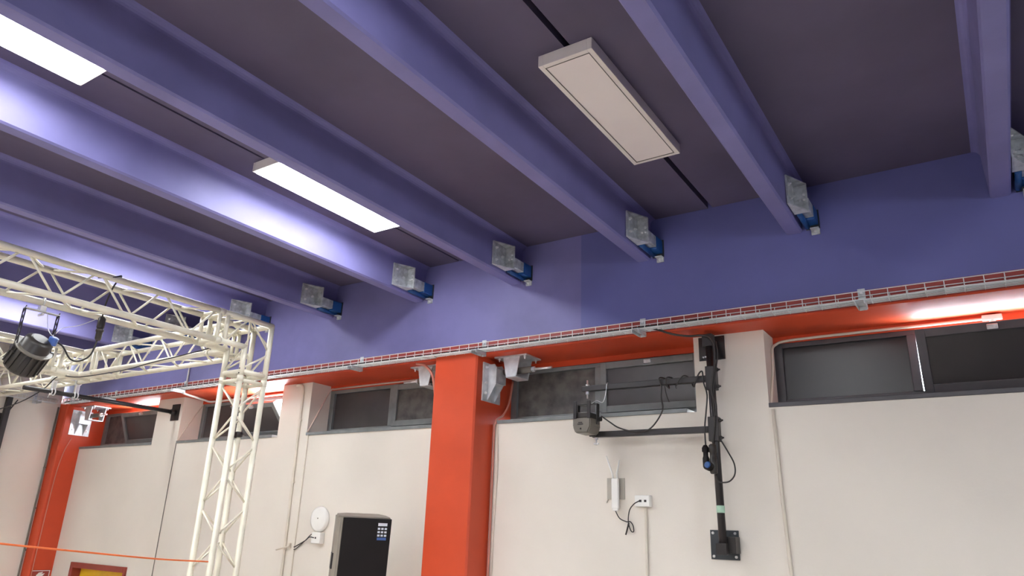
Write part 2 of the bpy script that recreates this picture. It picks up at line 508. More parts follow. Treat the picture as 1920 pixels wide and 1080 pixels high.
# ------------------------------------------------------------------ steel brackets at the stem ends
def stem_bracket(xs, label):
    """xs: right face of the stem"""
    r = thing('beam_bracket', label, 'steel bracket', (xs, 4.66, 2.05), 'galvanised brackets at the beam ends')
    y0, y1, z0, z1, o = 4.44, 4.64, 2.066, 2.272, 0.092
    x0 = xs + 0.0005
    b = BM(); box(b, (x0, y0, z0), (x0 + 0.010, y1, z1), 0.001)
    obj('back_plate', b, M_GALV, r)
    b = BM(); box(b, (x0 + 0.010, y1 - 0.010, z0), (x0 + o, y1, z1), 0.001)
    obj('end_plate', b, M_GALV, r)
    for z in (z0, z1 - 0.008):
        b = BM(); prism(b, [(x0 + 0.010, y0 + 0.002), (x0 + o, y1 - 0.012), (x0 + 0.010, y1 - 0.012)], 2, z, z + 0.008)
        obj('gusset', b, M_GALV, r)
    for (yy, zz) in ((y0 + 0.045, z0 + 0.05), (y0 + 0.045, z1 - 0.05), (y0 + 0.13, z0 + 0.10)):
        b = BM(); hexbolt(b, (x0 + 0.010, yy, zz), (1, 0, 0), 0.013, 0.010, 0.010)
        obj('bolt', b, M_ZINC, r)
    for (xx, zz) in ((x0 + 0.045, z0 + 0.09), (x0 + 0.072, z0 + 0.09), (x0 + 0.072, z0 + 0.125)):
        b = BM(); hexbolt(b, (xx, y1 - 0.010, zz), (0, -1, 0), 0.010, 0.009, 0.008)
        obj('bolt', b, M_ZINC, r)
    b = BM(); box(b, (x0 + 0.035, y1, z0 + 0.02), (x0 + 0.095, 4.775, z0 + 0.105), 0.003)
    obj('clevis', b, M_GALV, r)
    b = BM()
    box(b, (x0 + 0.025, 4.775, z0 + 0.005), (x0 + 0.100, YB - 0.006, z0 + 0.11), 0.008)
    tube(b, [(x0 + 0.03, y1 + 0.005, z0 + 0.0), (x0 + 0.03, YB - 0.01, z0 + 0.0)], 0.018, 10)
    obj('damper', b, M_DAMP, r, label='blue damper block')
    b = BM()
    box(b, (x0 + 0.018, YB - 0.006, z0 - 0.02), (x0 + 0.108, YB, z0 + 0.118))
    obj('anchor_plate', b, M_STEEL, r)
    b = BM()
    box(b, (x0 + 0.05, YB - 0.05, z0 - 0.030), (x0 + 0.105, YB - 0.006, z0 - 0.024))
    box(b, (x0 + 0.05, YB - 0.012, z0 - 0.062), (x0 + 0.105, YB, z0 - 0.024))
    obj('angle_cleat', b, M_GALV, r)
    b = BM(); hexbolt(b, (x0 + 0.078, YB - 0.012, z0 - 0.045), (0, -1, 0), 0.011, 0.012, 0.01)
    obj('bolt', b, M_ZINC, r)
    return r
BR = [(0.20, 'galvanised bracket on the rightmost beam, cut by the right picture edge'),
      (-1.0, 'galvanised bracket on the beam just right of the unlit panel'),
      (-2.125, 'galvanised bracket on the beam just left of the unlit panel'),
      (-3.312, 'galvanised bracket on the beam just right of the lit panels'),
      (-4.40, 'galvanised bracket on the bright lavender beam left of the lit panels'),
      (-5.60, 'galvanised bracket on the dark blue beam, nearest right of the truss corner'),
      (-6.72, 'galvanised bracket peeking out above the truss corner'),
      (-7.92, 'galvanised bracket seen through the near truss lattice'),
      (-9.02, 'galvanised bracket beneath the near truss, behind the stage cable plug')]
first = stem_bracket(BR[0][0] + 0.115, BR[0][1])
for x, l in BR[1:]:
    dup(first, (x + 0.115, 4.66, 2.05), l)

# ------------------------------------------------------------------ pillar brackets and soffit brackets with the tie rod
def pillar_bracket(xf, s, label):
    """xf: pillar face, s: +1 bracket looks to +x"""
    r = thing('pillar_bracket', label, 'steel bracket', (xf, 5.08, 1.07), 'galvanised brackets on the pillars')
    def X(d): return xf + s * d
    y0, y1, z0, z1 = 4.945, 5.215, 1.065, 1.40
    def bx(b, a, c, bev=0.0):
        lo = [min(a[i], c[i]) for i in range(3)]; hi = [max(a[i], c[i]) for i in range(3)]
        box(b, lo, hi, bev)
    b = BM(); bx(b, (X(0.0015), y0, z0), (X(0.012), y1, z1), 0.001)
    obj('base_plate', b, M_GALVL, r)
    for yy in (y0 + 0.075, y1 - 0.085):
        b = BM(); prism(b, [(X(0.012), z0 + 0.012), (X(0.012), z1 - 0.01), (X(0.075), z1 - 0.01), (X(0.105), z1 - 0.06), (X(0.105), z1 - 0.17)], 1, yy, yy + 0.010)
        obj('gusset', b, M_GALVL, r)
    b = BM(); bx(b, (X(0.095), y0 + 0.06, z1 - 0.18), (X(0.107), y1 - 0.06, z1 - 0.055), 0.001)
    obj('end_plate', b, M_GALVL, r)
    b = BM(); bx(b, (X(0.012), y0 + 0.085, z1 - 0.185), (X(0.107), y1 - 0.085, z1 - 0.175))
    obj('shelf', b, M_GALVL, r)
    for (yy, zz) in ((y0 + 0.04, z0 + 0.07), (y1 - 0.04, z0 + 0.07), (y0 + 0.04, z1 - 0.04), (y0 + 0.04, z1 - 0.18), (y1 - 0.04, z1 - 0.18)):
        b = BM(); hexbolt(b, (X(0.012), yy, zz), (s, 0, 0), 0.013, 0.012, 0.012)
        obj('bolt', b, M_ZINC, r)
    return r
def soffit_bracket(xa, xb, s, xrod, xface, label):
    r = thing('soffit_bracket', label, 'steel bracket', ((xa + xb) / 2, 5.12, ZS), 'galvanised brackets bolted under the red beam')
    y0, y1 = 5.02, 5.24
    b = BM(); box(b, (xa, y0 - 0.01, ZS - 0.014), (xb, y1 + 0.01, ZS - 0.0015), 0.001)
    obj('top_plate', b, M_GALVL, r)
    xm = (xa + xb) / 2
    for yy in (y0 + 0.01, y1 - 0.02):
        b = BM(); prism(b, [(xm - 0.085, ZS - 0.014), (xm + 0.085, ZS - 0.014), (xm + 0.05, ZS - 0.185), (xm - 0.05, ZS - 0.185)], 1, yy, yy + 0.010)
        obj('cheek', b, M_GALVL, r)
    b = BM(); box(b, (xm - 0.055, y0 + 0.02, ZS - 0.188), (xm + 0.055, y1 - 0.02, ZS - 0.180))
    obj('bottom_plate', b, M_GALVL, r)
    for (xx, yy) in ((xa + 0.035, y0 + 0.02), (xb - 0.035, y0 + 0.02), (xb - 0.035, y1 - 0.02), (xa + 0.035, y1 - 0.02)):
        b = BM(); hexbolt(b, (xx, yy, ZS - 0.014), (0, 0, -1), 0.011, 0.012, 0.016)
        obj('bolt', b, M_ZINC, r)
    zr, yr = ZS - 0.115, (y0 + y1) / 2
    b = BM(); tube(b, [(xface, yr, zr), (xm + s * 0.15, yr, zr)], 0.028, 14)
    obj('damper_tube', b, M_GREY, r, label='grey damper tube')
    b = BM()
    tube(b, [(xm + s * 0.15, yr, zr), (xrod, yr, zr)], 0.011, 10)
    lathe(b, [(0.024, 0), (0.024, 0.028)], Matrix.Translation((xm + s * 0.15 + (0 if s > 0 else -0.028), yr, zr)) @ Matrix.Rotation(math.pi / 2, 4, 'Y'), 6)
    obj('threaded_rod', b, M_ZINC, r)
    return r
pillar_bracket(-3.605, 1, 'galvanised bracket on the right side of the middle orange pillar')
soffit_bracket(-3.53, -3.20, 1, -3.02, -3.498, 'galvanised bracket under the red beam right of the orange pillar')
soffit_bracket(-4.49, -4.16, -1, -4.66, -4.085, 'galvanised bracket under the red beam left of the orange pillar')
pillar_bracket(-10.52, 1, 'galvanised bracket on the far left corner pillar')
soffit_bracket(-10.45, -10.12, 1, -9.98, -10.413, 'galvanised bracket under the red beam beside the far left corner pillar')

# ------------------------------------------------------------------ wire tray
def wire_tray(name, label, axis, a0, a1, face, s):
    """axis 0: runs along x in front of y = face; axis 1: runs along y in front of x = face. s: side it hangs on"""
    org = (((a0 + a1) / 2, face + s * 0.06, 1.48) if axis == 0 else (face + s * 0.06, (a0 + a1) / 2, 1.48))
    r = thing(name, label, 'cable tray', org)
    def P(a, d, z): return (a, face + s * d, z) if axis == 0 else (face + s * d, a, z)
    zb, zt = 1.468, 1.522
    for d, z in [(0.017, zt), (0.017, zb), (0.042, zb), (0.067, zb), (0.092, zb), (0.117, zb), (0.117, zt)]:
        b = BM(); tube(b, [P(a0, d, z), P(a1, d, z)], 0.0030, 6)
        obj('long_wire', b, M_WIRE, r)
    n = int((a1 - a0) / 0.1)
    def wire(bm, a):
        tube(bm, [P(a, 0.017, zt), P(a, 0.017, zb - 0.004), P(a, 0.117, zb - 0.004), P(a, 0.117, zt)], 0.0028, 6)
    first_w, rest = None, BM()
    nrest = 0
    for i in range(n, -1, -1):
        a = a0 + i * (a1 - a0) / n
        if n - i >= 100:                    # the last few, hidden behind the truss
            wire(rest, a); nrest += 1
        elif first_w is None:
            b = BM(); wire(b, a); first_w = obj('cross_wire', b, M_WIRE, r); af = a
        else:
            c = first_w.copy(); COL.objects.link(c)
            c.location = first_w.location + (Vector((a - af, 0, 0)) if axis == 0 else Vector((0, a - af, 0)))
    if nrest:
        o = obj('cross_wires', rest, M_WIRE, r); o['kind'] = 'stuff'
    else:
        rest.free()
    return r
wire_tray('cable_tray', 'galvanised wire mesh cable tray along the red beam edge', 0, -10.60, 1.2, YB, -1)
wire_tray('cable_tray', 'short galvanised wire mesh cable tray turning onto the far left end wall', 1, 2.6, 4.77, XL, 1)
def tray_arm(x, label):
    r = thing('tray_bracket', label, 'bracket', (x, YB, 1.45), 'channel arms carrying the cable tray')
    b = BM()
    y0 = YB - 0.155
    box(b, (x - 0.028, y0, 1.432), (x - 0.024, YB - 0.006, 1.460))
    box(b, (x + 0.024, y0, 1.432), (x + 0.028, YB - 0.006, 1.460))
    box(b, (x - 0.028, y0, 1.456), (x + 0.028, YB - 0.006, 1.461))
    obj('channel_arm', b, M_GALVL, r)
    b = BM(); box(b, (x - 0.022, YB - 0.006, 1.43), (x + 0.022, YB + 0.001, 1.575), 0.001)
    obj('wall_plate', b, M_GALV, r)
    b = BM(); hexbolt(b, (x, YB - 0.006, 1.545), (0, -1, 0), 0.009, 0.008, 0.004)
    obj('bolt', b, M_ZINC, r)
    return r
TA = [(-0.575, 'steel arm under the cable tray nearest the right picture edge'), (-2.09, 'steel arm under the cable tray above the black mast window'),
      (-3.56, 'steel arm under the cable tray at the top of the orange pillar'), (-5.02, 'steel arm under the cable tray right of the truss tower'),
      (-7.90, 'steel arm under the cable tray left of the truss tower'), (-9.40, 'steel arm under the cable tray behind the black pole')]
first = tray_arm(*TA[0])
for x, l in TA[1:]:
    dup(first, (x, YB, 1.45), l)
t = dup(first, (XL, 4.52, 1.45), 'steel arm under the short cable tray on the far left end wall')
t.rotation_euler = (0, 0, math.pi / 2)
def cable(name, pts, rad, m, label, cat='cable', k=6, n=7, group=None, kind=None):
    b = BM()
    tube(b, spline(pts, k) if k > 1 else pts, rad, n)
    o = obj(name, b, m, None, org=pts[0])
    return tag(o, label, cat, group, kind)
def wob(x0, x1, y, z, step=0.4, amp=0.004):
    n = int(abs(x1 - x0) / step)
    return [(x0 + (x1 - x0) * i / n, y + random.uniform(-amp, amp), z + random.uniform(0, amp)) for i in range(n + 1)]
cable('data_cable', wob(-10.5, -1.55, YB - 0.095, 1.480), 0.007, M_RUB, 'black cable lying in the front of the wire tray')
cable('power_cable', wob(-10.5, 1.15, YB - 0.045, 1.482), 0.009, M_RUB, 'black cable lying in the back of the wire tray')
cable('data_cable', wob(-9.3, 1.15, YB - 0.072, 1.480), 0.006, M_WHITE, 'white cable lying in the middle of the wire tray')

# ------------------------------------------------------------------ truss
CH = 0.024
def brace_bm(p, q, r=0.0085):
    b = BM()
    tube(b, [p, q], r, 7)
    return b
def truss(label, axis, a0, a1, u0, v0, flip=0, pitch=0.25, ends=(True, True), strap=None):
    """box truss along axis; u, v: lower corner in the other two axes, chords 0.24 apart"""
    S = 0.24
    def P(a, u, v):
        q = [u0 + S * u, v0 + S * v]
        q.insert(axis, a)
        return tuple(q)
    r = thing('lighting_truss', label, 'truss', P(a0, 0.5, 0.5), 'ivory box truss pieces of the stage rig')
    for u in (0, 1):
        for v in (0, 1):
            b = BM(); tube(b, [P(a0, u, v), P(a1, u, v)], CH, 14)
            for a in (a0, a1):
                d = 0.05 if a == a0 else -0.05
                tube(b, [P(a, u, v), P(a + d, u, v)], CH + 0.003, 14)
            obj('chord', b, M_ALU, r)
    m = max(2, int(round((a1 - a0 - 0.10) / pitch)))
    st = (a1 - a0 - 0.10) / m
    faces = [lambda s: (s, 0), lambda s: (s, 1), lambda s: (0, s), lambda s: (1, s)]
    for fi, F in enumerate(faces):
        for i in range(m):
            s0 = (i + fi + flip) % 2
            g = 0.02
            p = P(a0 + 0.05 + i * st + g, *F(s0)); q = P(a0 + 0.05 + (i + 1) * st - g, *F(1 - s0))
            obj('brace', brace_bm(p, q), M_ALU, r)
    for a, e in ((a0 + 0.035, ends[0]), (a1 - 0.035, ends[1])):
        if e:
            b = BM()
            c = [P(a, 0, 0), P(a, 1, 0), P(a, 1, 1), P(a, 0, 1)]
            for i in range(4):
                tube(b, [c[i], c[(i + 1) % 4]], 0.017, 8)
            obj('end_frame', b, M_ALU, r)
    return r
TX, TY, TZ = -5.42, 3.687, 1.415
truss('ivory truss tower standing on the floor left of the black loudspeaker', 2, FLOOR + 0.01, 1.17, TX, TY, flip=1)
truss('ivory truss beam carrying the black stage light, cut by the left picture edge', 1, -1.6, 3.44, TX, TZ, flip=0)
truss('ivory truss beam running parallel to the wall from the tower corner', 0, -7.63, -5.67, TY, TZ, flip=1)
truss('ivory truss beam coming forward from the far corner at the left edge', 1, -1.6, 3.44, -8.12, TZ, flip=1)
truss('ivory truss beam carrying the black pole clamps at the far left', 0, -10.45, -8.37, TY, TZ, flip=0)
# corner piece over the tower
S = 0.24
x0, x1, y0, y1, z0, z1 = TX, TX + S, TY, TY + S, TZ, TZ + S
r = thing('truss_corner', 'ivory three-way truss corner on top of the tower', 'truss', (TX + 0.12, TY + 0.12, 1.18), 'ivory box truss pieces of the stage rig')
ya, xa, za = 3.445, -5.665, 1.172
paths = [[(x1, ya, z1), (x1, y1, z1), (x1, y1, za)], [(x1, ya, z0), (x1, y0, z0), (x1, y0, za)], [(x0, ya, z0), (x0, y0, z0), (x0, y0, za)],
         [(x0, ya, z1), (x0, y1, z1), (x0, y1, za)], [(xa, y0, z0), (x0, y0, z0)], [(xa, y1, z0), (x0, y1, z0)], [(xa, y0, z1), (x0, y0, z1)], [(xa, y1, z1), (x1, y1, z1)]]
for p in paths:
    b = BM()
    for q, t in zip(p, p[1:]):
        tube(b, [q, t], CH, 14)
        lathe(b, [(0.001, -CH), (CH * 0.7, -CH * 0.7), (CH, 0), (CH * 0.7, CH * 0.7), (0.001, CH)], Matrix.Translation(t), 14)
    obj('chord', b, M_ALU, r)
br = [((x1, y1 - 0.23, z1), (x1, y0 + 0.02, z0)), ((x1, y1 - 0.21, z1), (x1, y1, z0 - 0.0)), ((x1, y1, z0 - 0.02), (x1, y0, za + 0.06)), ((x0, y1, z0), (x0, y0, za + 0.06)),
      ((x1, y0, z1 - 0.0), (x1, y0 - 0.22, z0)), ((x0, y0, z1), (x0, y0 - 0.22, z0)), ((x0, y1, za + 0.06), (x1, y1, z0)), ((x0, y0, za + 0.06), (x1, y0, z0)),
      ((x0, y1 - 0.02, z1), (x1, y0, z1)), ((x1, y0, z1), (x0, ya + 0.05, z1)), ((x0, y0, z0), (x1, ya + 0.05, z0)), ((xa + 0.05, y0, z1), (x0, y0, z0)), ((xa + 0.05, y1, z0), (x0, y1, z1)),
      ((xa + 0.05, y0, z0), (x0, y1, z0)), ((xa + 0.05, y1, z1), (x0, y0, z1)), ((x0, y1, z1), (x1, y1, z0 + 0.05)), ((x0, y0, z1), (x1, y0, z1))]
for p, q in br:
    obj('brace', brace_bm(p, q), M_ALU, r)
for c in ([(x0, y0), (x1, y0), (x1, y1), (x0, y1)],):
    b = BM()
    for i in range(4):
        p, q = c[i], c[(i + 1) % 4]
        tube(b, [(p[0], p[1], za + 0.035), (q[0], q[1], za + 0.035)], 0.022, 8)
    obj('end_frame', b, M_ALU, r)
for cy in ([(x0, z0), (x1, z0), (x1, z1), (x0, z1)],):
    b = BM()
    for i in range(4):
        p, q = cy[i], cy[(i + 1) % 4]
        tube(b, [(p[0], ya + 0.035, p[1]), (q[0], ya + 0.035, q[1])], 0.019, 8)
    obj('end_frame', b, M_ALU, r)
    b = BM()
    cx = [(y0, z0), (y1, z0), (y1, z1), (y0, z1)]
    for i in range(4):
        p, q = cx[i], cx[(i + 1) % 4]
        tube(b, [(xa + 0.035, p[0], p[1]), (xa + 0.035, q[0], q[1])], 0.019, 8)
    obj('end_frame', b, M_ALU, r)
for (xx, yy) in ((x1, y0), (x0, y1)):
    for dz in (0.016, 0.055):
        b = BM(); hexbolt(b, (xx + 0.006, yy - CH, za + dz), (0, -1, 0), 0.006, 0.004, 0)
        obj('pin', b, M_BLACK, r)
# far T piece
r = thing('truss_corner', 'ivory truss junction piece at the far left corner of the rig', 'truss', (-8.0, TY + 0.12, TZ), 'ivory box truss pieces of the stage rig')
X0, X1 = -8.12, -7.88
for v in (z0, z1):
    for yy in (y0, y1):
        b = BM(); tube(b, [(-8.365, yy, v), (-7.635, yy, v)], CH, 14); obj('chord', b, M_ALU, r)
    for xx in (X0, X1):
        b = BM(); tube(b, [(xx, ya, v), (xx, y1, v)], CH, 14); obj('chord', b, M_ALU, r)
for p, q in [((X1, y0, z1), (X1, ya + 0.05, z0)), ((X0, y0, z1), (X0, ya + 0.05, z0)), ((X1, y0, z0), (-7.66, y0, z1)), ((X0, y0, z0), (-8.34, y0, z1)),
             ((X0, y0, z0), (X1, y1, z0)), ((X0, y1, z1), (X1, y0, z1)), ((X1, y1, z0), (-7.66, y1, z1)), ((X1, y0, z0), (X1, y0, z1)), ((X0, y0, z0), (X0, y0, z1)),
             ((X1, y1, z0), (X1, y1, z1)), ((X0, y1, z0), (X0, y1, z1)), ((X1, y0, z0), (-7.66, y1, z0)), ((X0, y1, z0), (-8.34, y0, z0))]:
    obj('brace', brace_bm(p, q), M_ALU, r)
b = BM()
for xx in (-7.67,):
    c = [(y0, z0), (y1, z0), (y1, z1), (y0, z1)]
    for i in range(4):
        p, q = c[i], c[(i + 1) % 4]
        tube(b, [(xx, p[0], p[1]), (xx, q[0], q[1])], 0.019, 8)
obj('end_frame', b, M_ALU, r)
b = BM()
c = [(X0, z0), (X1, z0), (X1, z1), (X0, z1)]
for i in range(4):
    p, q = c[i], c[(i + 1) % 4]
    tube(b, [(p[0], ya + 0.035, p[1]), (q[0], ya + 0.035, q[1])], 0.019, 8)
obj('end_frame', b, M_ALU, r)

# black tie round a tower chord
b = BM()
lathe(b, [(CH + 0.002, 0), (CH + 0.012, 0.004), (CH + 0.012, 0.04), (CH + 0.002, 0.045)], Matrix.Translation((TX, TY + S, 0.70)), 16)
box(b, (TX - 0.01, TY + S - CH - 0.035, 0.69), (TX + 0.02, TY + S - CH, 0.74), 0.006)
tag(obj('cable_strap', b, M_BLACK, None, (TX, TY + S, 0.70)), 'small black strap around a rear pipe of the truss tower', 'strap')

# orange rope from the tower
cable('rope', [(TX + S, TY - CH - 0.004, -0.285), (-5.02, 3.15, -0.255), (-4.72, 2.45, -0.195), (-4.45, 1.75, -0.13), (-4.2, 1.1, -0.06)], 0.0055, M_ORANGE, 'thin orange rope stretched from the truss tower to the left', 'rope')

# ------------------------------------------------------------------ stage light on the near truss beam
def par_body(r, c, axis_dir, ln, rad, mat_body, ribs=16):
    d = Vector(axis_dir).normalized()
    q = Vector((0, 0, 1)).rotation_difference(d).to_matrix().to_4x4()
    m = Matrix.Translation(Vector(c)) @ q
    b = BM()
    prof = [(rad * 0.55, -ln * 0.52), (rad * 0.80, -ln * 0.46), (rad * 0.84, -ln * 0.22), (rad * 0.97, -ln * 0.18), (rad, ln * 0.40), (rad * 0.94, ln * 0.48), (rad * 0.88, ln * 0.48), (rad * 0.85, ln * 0.40)]
    lathe(b, prof, m, 20)
    obj('body', b, mat_body, r)
    for k in range(ribs):
        a = 2 * math.pi * k / ribs
        b = BM()
        b2 = BM()
        box(b2, (rad * 0.90, -0.006, -ln * 0.20), (rad * 1.07, 0.006, ln * 0.42))
        add(b, b2, m @ Matrix.Rotation(a, 4, 'Z'))
        obj('cooling_fin', b, mat_body, r)
    b = BM()
    lathe(b, [(rad * 1.09, -ln * 0.215), (rad * 1.09, -ln * 0.165), (rad * 0.95, -ln * 0.16), (rad * 0.95, -ln * 0.22)], m, 20)
    obj('rim', b, M_GREY, r)
    b = BM()
    lathe(b, [(rad * 0.5, -ln * 0.54), (rad * 0.5, -ln * 0.515)], m, 20)
    obj('vent', b, M_BLACK, r)
    return m
cx, cz = -5.40, 1.055
yc0, yc1 = 2.085, 2.285
r = thing('stage_light', 'black ribbed stage spotlight hanging under the near truss beam', 'stage light', (cx, 2.185, 1.36), None)
m = par_body(r, (cx - 0.02, 2.185, cz - 0.01), (-0.66, -0.08, -0.75), 0.25, 0.112, M_DGREY)
b = BM(); box(b, (cx - 0.02, yc0 - 0.012, 1.342), (cx + 0.02, yc1 + 0.012, 1.349)); yk = obj('yoke', b, M_GALV, r)
for yy in (yc0 - 0.012, yc1 + 0.006):
    b = BM()
    for dx in (-0.02, 0.014):
        box(b, (cx + dx, yy, 1.05), (cx + dx + 0.006, yy + 0.006, 1.342))
    for i in range(6):
        z = 1.06 + i * 0.05
        s0 = -0.017 if i % 2 else 0.017
        tube(b, [(cx + s0, yy + 0.003, z), (cx - s0, yy + 0.003, z + 0.05)], 0.004, 5)
    box(b, (cx - 0.02, yy, 1.03), (cx + 0.02, yy + 0.006, 1.08))
    obj('yoke_arm', b, M_BLACK, r)
for yy, s in ((yc0 - 0.012, -1), (yc1 + 0.012, 1)):
    b = BM(); lathe(b, [(0.022, 0), (0.022, 0.02)], Matrix.Translation((cx, yy, cz + 0.01)) @ Matrix.Rotation(-s * math.pi / 2, 4, 'X'), 10)
    obj('tilt_knob', b, M_BLACK, r)
b = BM()
lathe(b, [(0.004, -0.02), (0.004, 0.03)], Matrix.Translation((cx, 2.185, 1.345)), 8)
tube(b, [(cx - 0.02 + 0.03 * math.cos(a) - 0.0, 2.185, TZ + 0.031 * math.sin(a)) for a in [math.radians(v) for v in range(-90, 200, 24)]], 0.006, 6)
box(b, (cx - 0.035, 2.165, 1.35), (cx + 0.012, 2.205, 1.388), 0.004)
box(b, (cx - 0.04, 2.178, 1.318), (cx + 0.03, 2.192, 1.332), 0.003)
obj('hook_clamp', b, M_ZINC, r)
b = BM()
bp = m @ Vector((0.04, 0.0, -0.125)) + Vector((0.02, 0.085, -0.02))
lathe(b, [(0.03, 0), (0.03, 0.05), (0.02, 0.055)], Matrix.Translation(bp - Vector((0.0, 0.0, 0.02))) @ Matrix.Rotation(0.5, 4, 'Y'), 12)
obj('power_inlet', b, M_STKB, r, label='bluish power inlet cap')
cable('stage_cable', [(bp.x + 0.01, bp.y + 0.02, bp.z + 0.03), (-5.36, 2.29, 1.16), (-5.33, 2.34, 1.125), (-5.32, 2.40, 1.05), (-5.31, 2.46, 1.045), (-5.30, 2.52, 1.10), (-5.30, 2.545, 1.22)], 0.006, M_RUB, 'black cable looping from the hanging stage light to its plug', k=8)
r = thing('cable_connector', 'black plug pair hanging below the near truss beam', 'plug', (-5.30, 2.54, 1.39))
b = BM(); lathe(b, [(0.016, 0), (0.022, 0.012), (0.022, 0.06), (0.027, 0.065), (0.027, 0.08), (0.02, 0.085)], Matrix.Translation((-5.30, 2.547, 1.215)), 14); obj('socket', b, M_DGREY, r)
b = BM(); lathe(b, [(0.02, 0), (0.026, 0.01), (0.026, 0.075), (0.018, 0.09)], Matrix.Translation((-5.30, 2.545, 1.300)), 14); obj('plug', b, M_BLACK, r)
cable('hanging_lead', [(-5.30, 2.543, 1.385), (-5.295, 2.545, 1.5), (-5.25, 2.55, 1.62), (-5.19, 2.56, 1.69), (-5.16, 2.50, 1.66), (-5.19, 2.40, 1.63)], 0.006, M_RUB, 'black lead running up from the plug pair over the truss beam')
cable('safety_wire', [(-5.40, 2.22, 1.35), (-5.41, 2.25, 1.25), (-5.40, 2.29, 1.20), (-5.38, 2.33, 1.26), (-5.34, 2.42, 1.30), (-5.28, 2.50, 1.36)], 0.0025, M_ZINC, 'thin steel safety wire of the hanging stage light')
cable('stage_cable', [(-5.48, 3.66, 1.46), (-5.9, 3.655, 1.43), (-6.5, 3.65, 1.40), (-7.0, 3.65, 1.37), (-7.8, 3.655, 1.375), (-8.25, 3.65, 1.42), (-8.45, 3.62, 1.29), (-8.75, 3.55, 1.16), (-9.2, 3.5, 1.09), (-9.7, 3.45, 1.06), (-10.1, 3.45, 1.08)], 0.006, M_RUB, 'thin black cable sagging along the rear truss beam to the far left', k=5)

# ------------------------------------------------------------------ black pole from the wall to the truss
px, pz = -8.385, 1.268
r = thing('wall_pole', 'black pole reaching from a wall plate to the truss at the far left', 'pole', (px, YW, pz))
b = BM(); tube(b, [(px, YW - 0.02, pz), (px, 3.40, pz)], 0.024, 16); obj('tube', b, M_BLACK, r)
b = BM(); box(b, (px - 0.08, YW - 0.012, pz - 0.10), (px + 0.08, YW - 0.001, pz + 0.10), 0.002); obj('wall_plate', b, M_BLACK, r)
b = BM(); tube(b, [(px, YW - 0.012, pz), (px, YW - 0.07, pz)], 0.031, 16); obj('collar', b, M_BLACK, r)
for yy, l in ((TY, 'silver clamp holding the black pole to the nearer truss pipe'), (TY + S, 'silver clamp holding the black pole to the farther truss pipe')):
    r = thing('pipe_clamp', l, 'clamp', (px, yy, 1.34), 'pipe clamps on the black pole')
    b = BM()
    for zc, ax in ((TZ, 0), (pz, 1)):
        for a0 in (0,):
            ring = [(0.031 * math.cos(a), 0.031 * math.sin(a)) for a in [2 * math.pi * k / 20 for k in range(21)]]
            for w0 in (-0.016, 0.016):
                pts = [((px + w0, yy + u, zc + v) if ax == 0 else (px + u, yy + w0, zc + v)) for u, v in ring]
                tube(b, pts, 0.008, 6, cap=False)
    box(b, (px - 0.02, yy - 0.02, pz + 0.026), (px + 0.02, yy + 0.02, TZ - 0.026), 0.004)
    obj('clamp_body', b, M_ZINC, r)
    b = BM(); hexbolt(b, (px + 0.02, yy - 0.03, pz - 0.02), (0.2, -0.3, -1), 0.009, 0.02, 0.03)
    obj('wing_bolt', b, M_ZINC, r)

# black mast on the end wall at the left picture edge
r = thing('wall_mast', 'black mast standing against the end wall at the left picture edge', 'pole', (XL + 0.05, 4.2, 1.2))
b = BM(); box(b, (XL + 0.015, 4.17, 0.2), (XL + 0.075, 4.235, 1.46), 0.006); obj('upright', b, M_BLACK, r)
b = BM(); box(b, (XL, 4.15, 1.05), (XL + 0.015, 4.25, 1.25)); obj('wall_plate', b, M_BLACK, r)
b = BM(); tube(b, [(XL + 0.05, 4.235, 1.30), (XL + 0.05, 4.30, 1.44)], 0.008, 8); obj('stay', b, M_BLACK, r)

# ------------------------------------------------------------------ black mast with arms on the wall at right
mx, my = -1.612, 5.0
r = thing('lighting_mast', 'black lighting mast with two arms bolted to the right-hand pier', 'lighting mast', (mx, YW, -0.12))
b = BM()
pt = (-1.628, my, 1.40); pb = (-1.604, my, -0.075)
tube(b, [pb, pt], 0.026, 16)
obj('mast_tube', b, M_BLACK, r)
b = BM(); box(b, (-1.733, YW - 0.010, -0.118), (-1.538, YW - 0.001, 0.072), 0.002); p1 = obj('wall_plate', b, M_STEEL, r, label='lower square wall plate with four bolts')
for (xx, zz) in ((-1.712, 0.052), (-1.56, 0.052), (-1.712, -0.098), (-1.56, -0.098)):
    b = BM(); hexbolt(b, (xx, YW - 0.010, zz), (0, -1, 0), 0.010, 0.008, 0.006); obj('bolt', b, M_ZINC, p1)
b = BM(); box(b, (-1.748, YW - 0.010, 1.262), (-1.553, YW - 0.001, 1.440), 0.002); p2 = obj('wall_plate', b, M_BLACK, r, label='upper square wall plate')
for (xx, zz) in ((-1.73, 1.28), (-1.575, 1.28), (-1.575, 1.42)):
    b = BM(); hexbolt(b, (xx, YW - 0.010, zz), (0, -1, 0), 0.009, 0.008, 0.004); obj('bolt', b, M_BLACK, p2)
b = BM()
box(b, (-1.645, my - 0.03, -0.085), (-1.575, my + 0.03, -0.012), 0.004)
box(b, (-1.62, my + 0.03, -0.075), (-1.53, YW - 0.010, 0.03), 0.003)
obj('foot_socket', b, M_BLACK, r)
b = BM()
box(b, (-1.668, my - 0.03, 1.33), (-1.59, my + 0.03, 1.42), 0.004)
box(b, (-1.655, my + 0.03, 1.30), (-1.62, YW - 0.010, 1.41), 0.003)
obj('head_socket', b, M_BLACK, r)
b = BM(); box(b, (-2.655, my - 0.022, 1.075), (-1.64, my + 0.022, 1.119), 0.005); a1 = obj('arm', b, M_BLACK, r, label='upper horizontal arm')
b = BM(); tube(b, [(-2.615, my, 1.02), (-2.615, my, 1.165)], 0.007, 8); hexbolt(b, (-2.615, my, 1.119), (0, 0, 1), 0.016, 0.012, 0); hexbolt(b, (-2.615, my, 1.075), (0, 0, -1), 0.014, 0.022, 0)
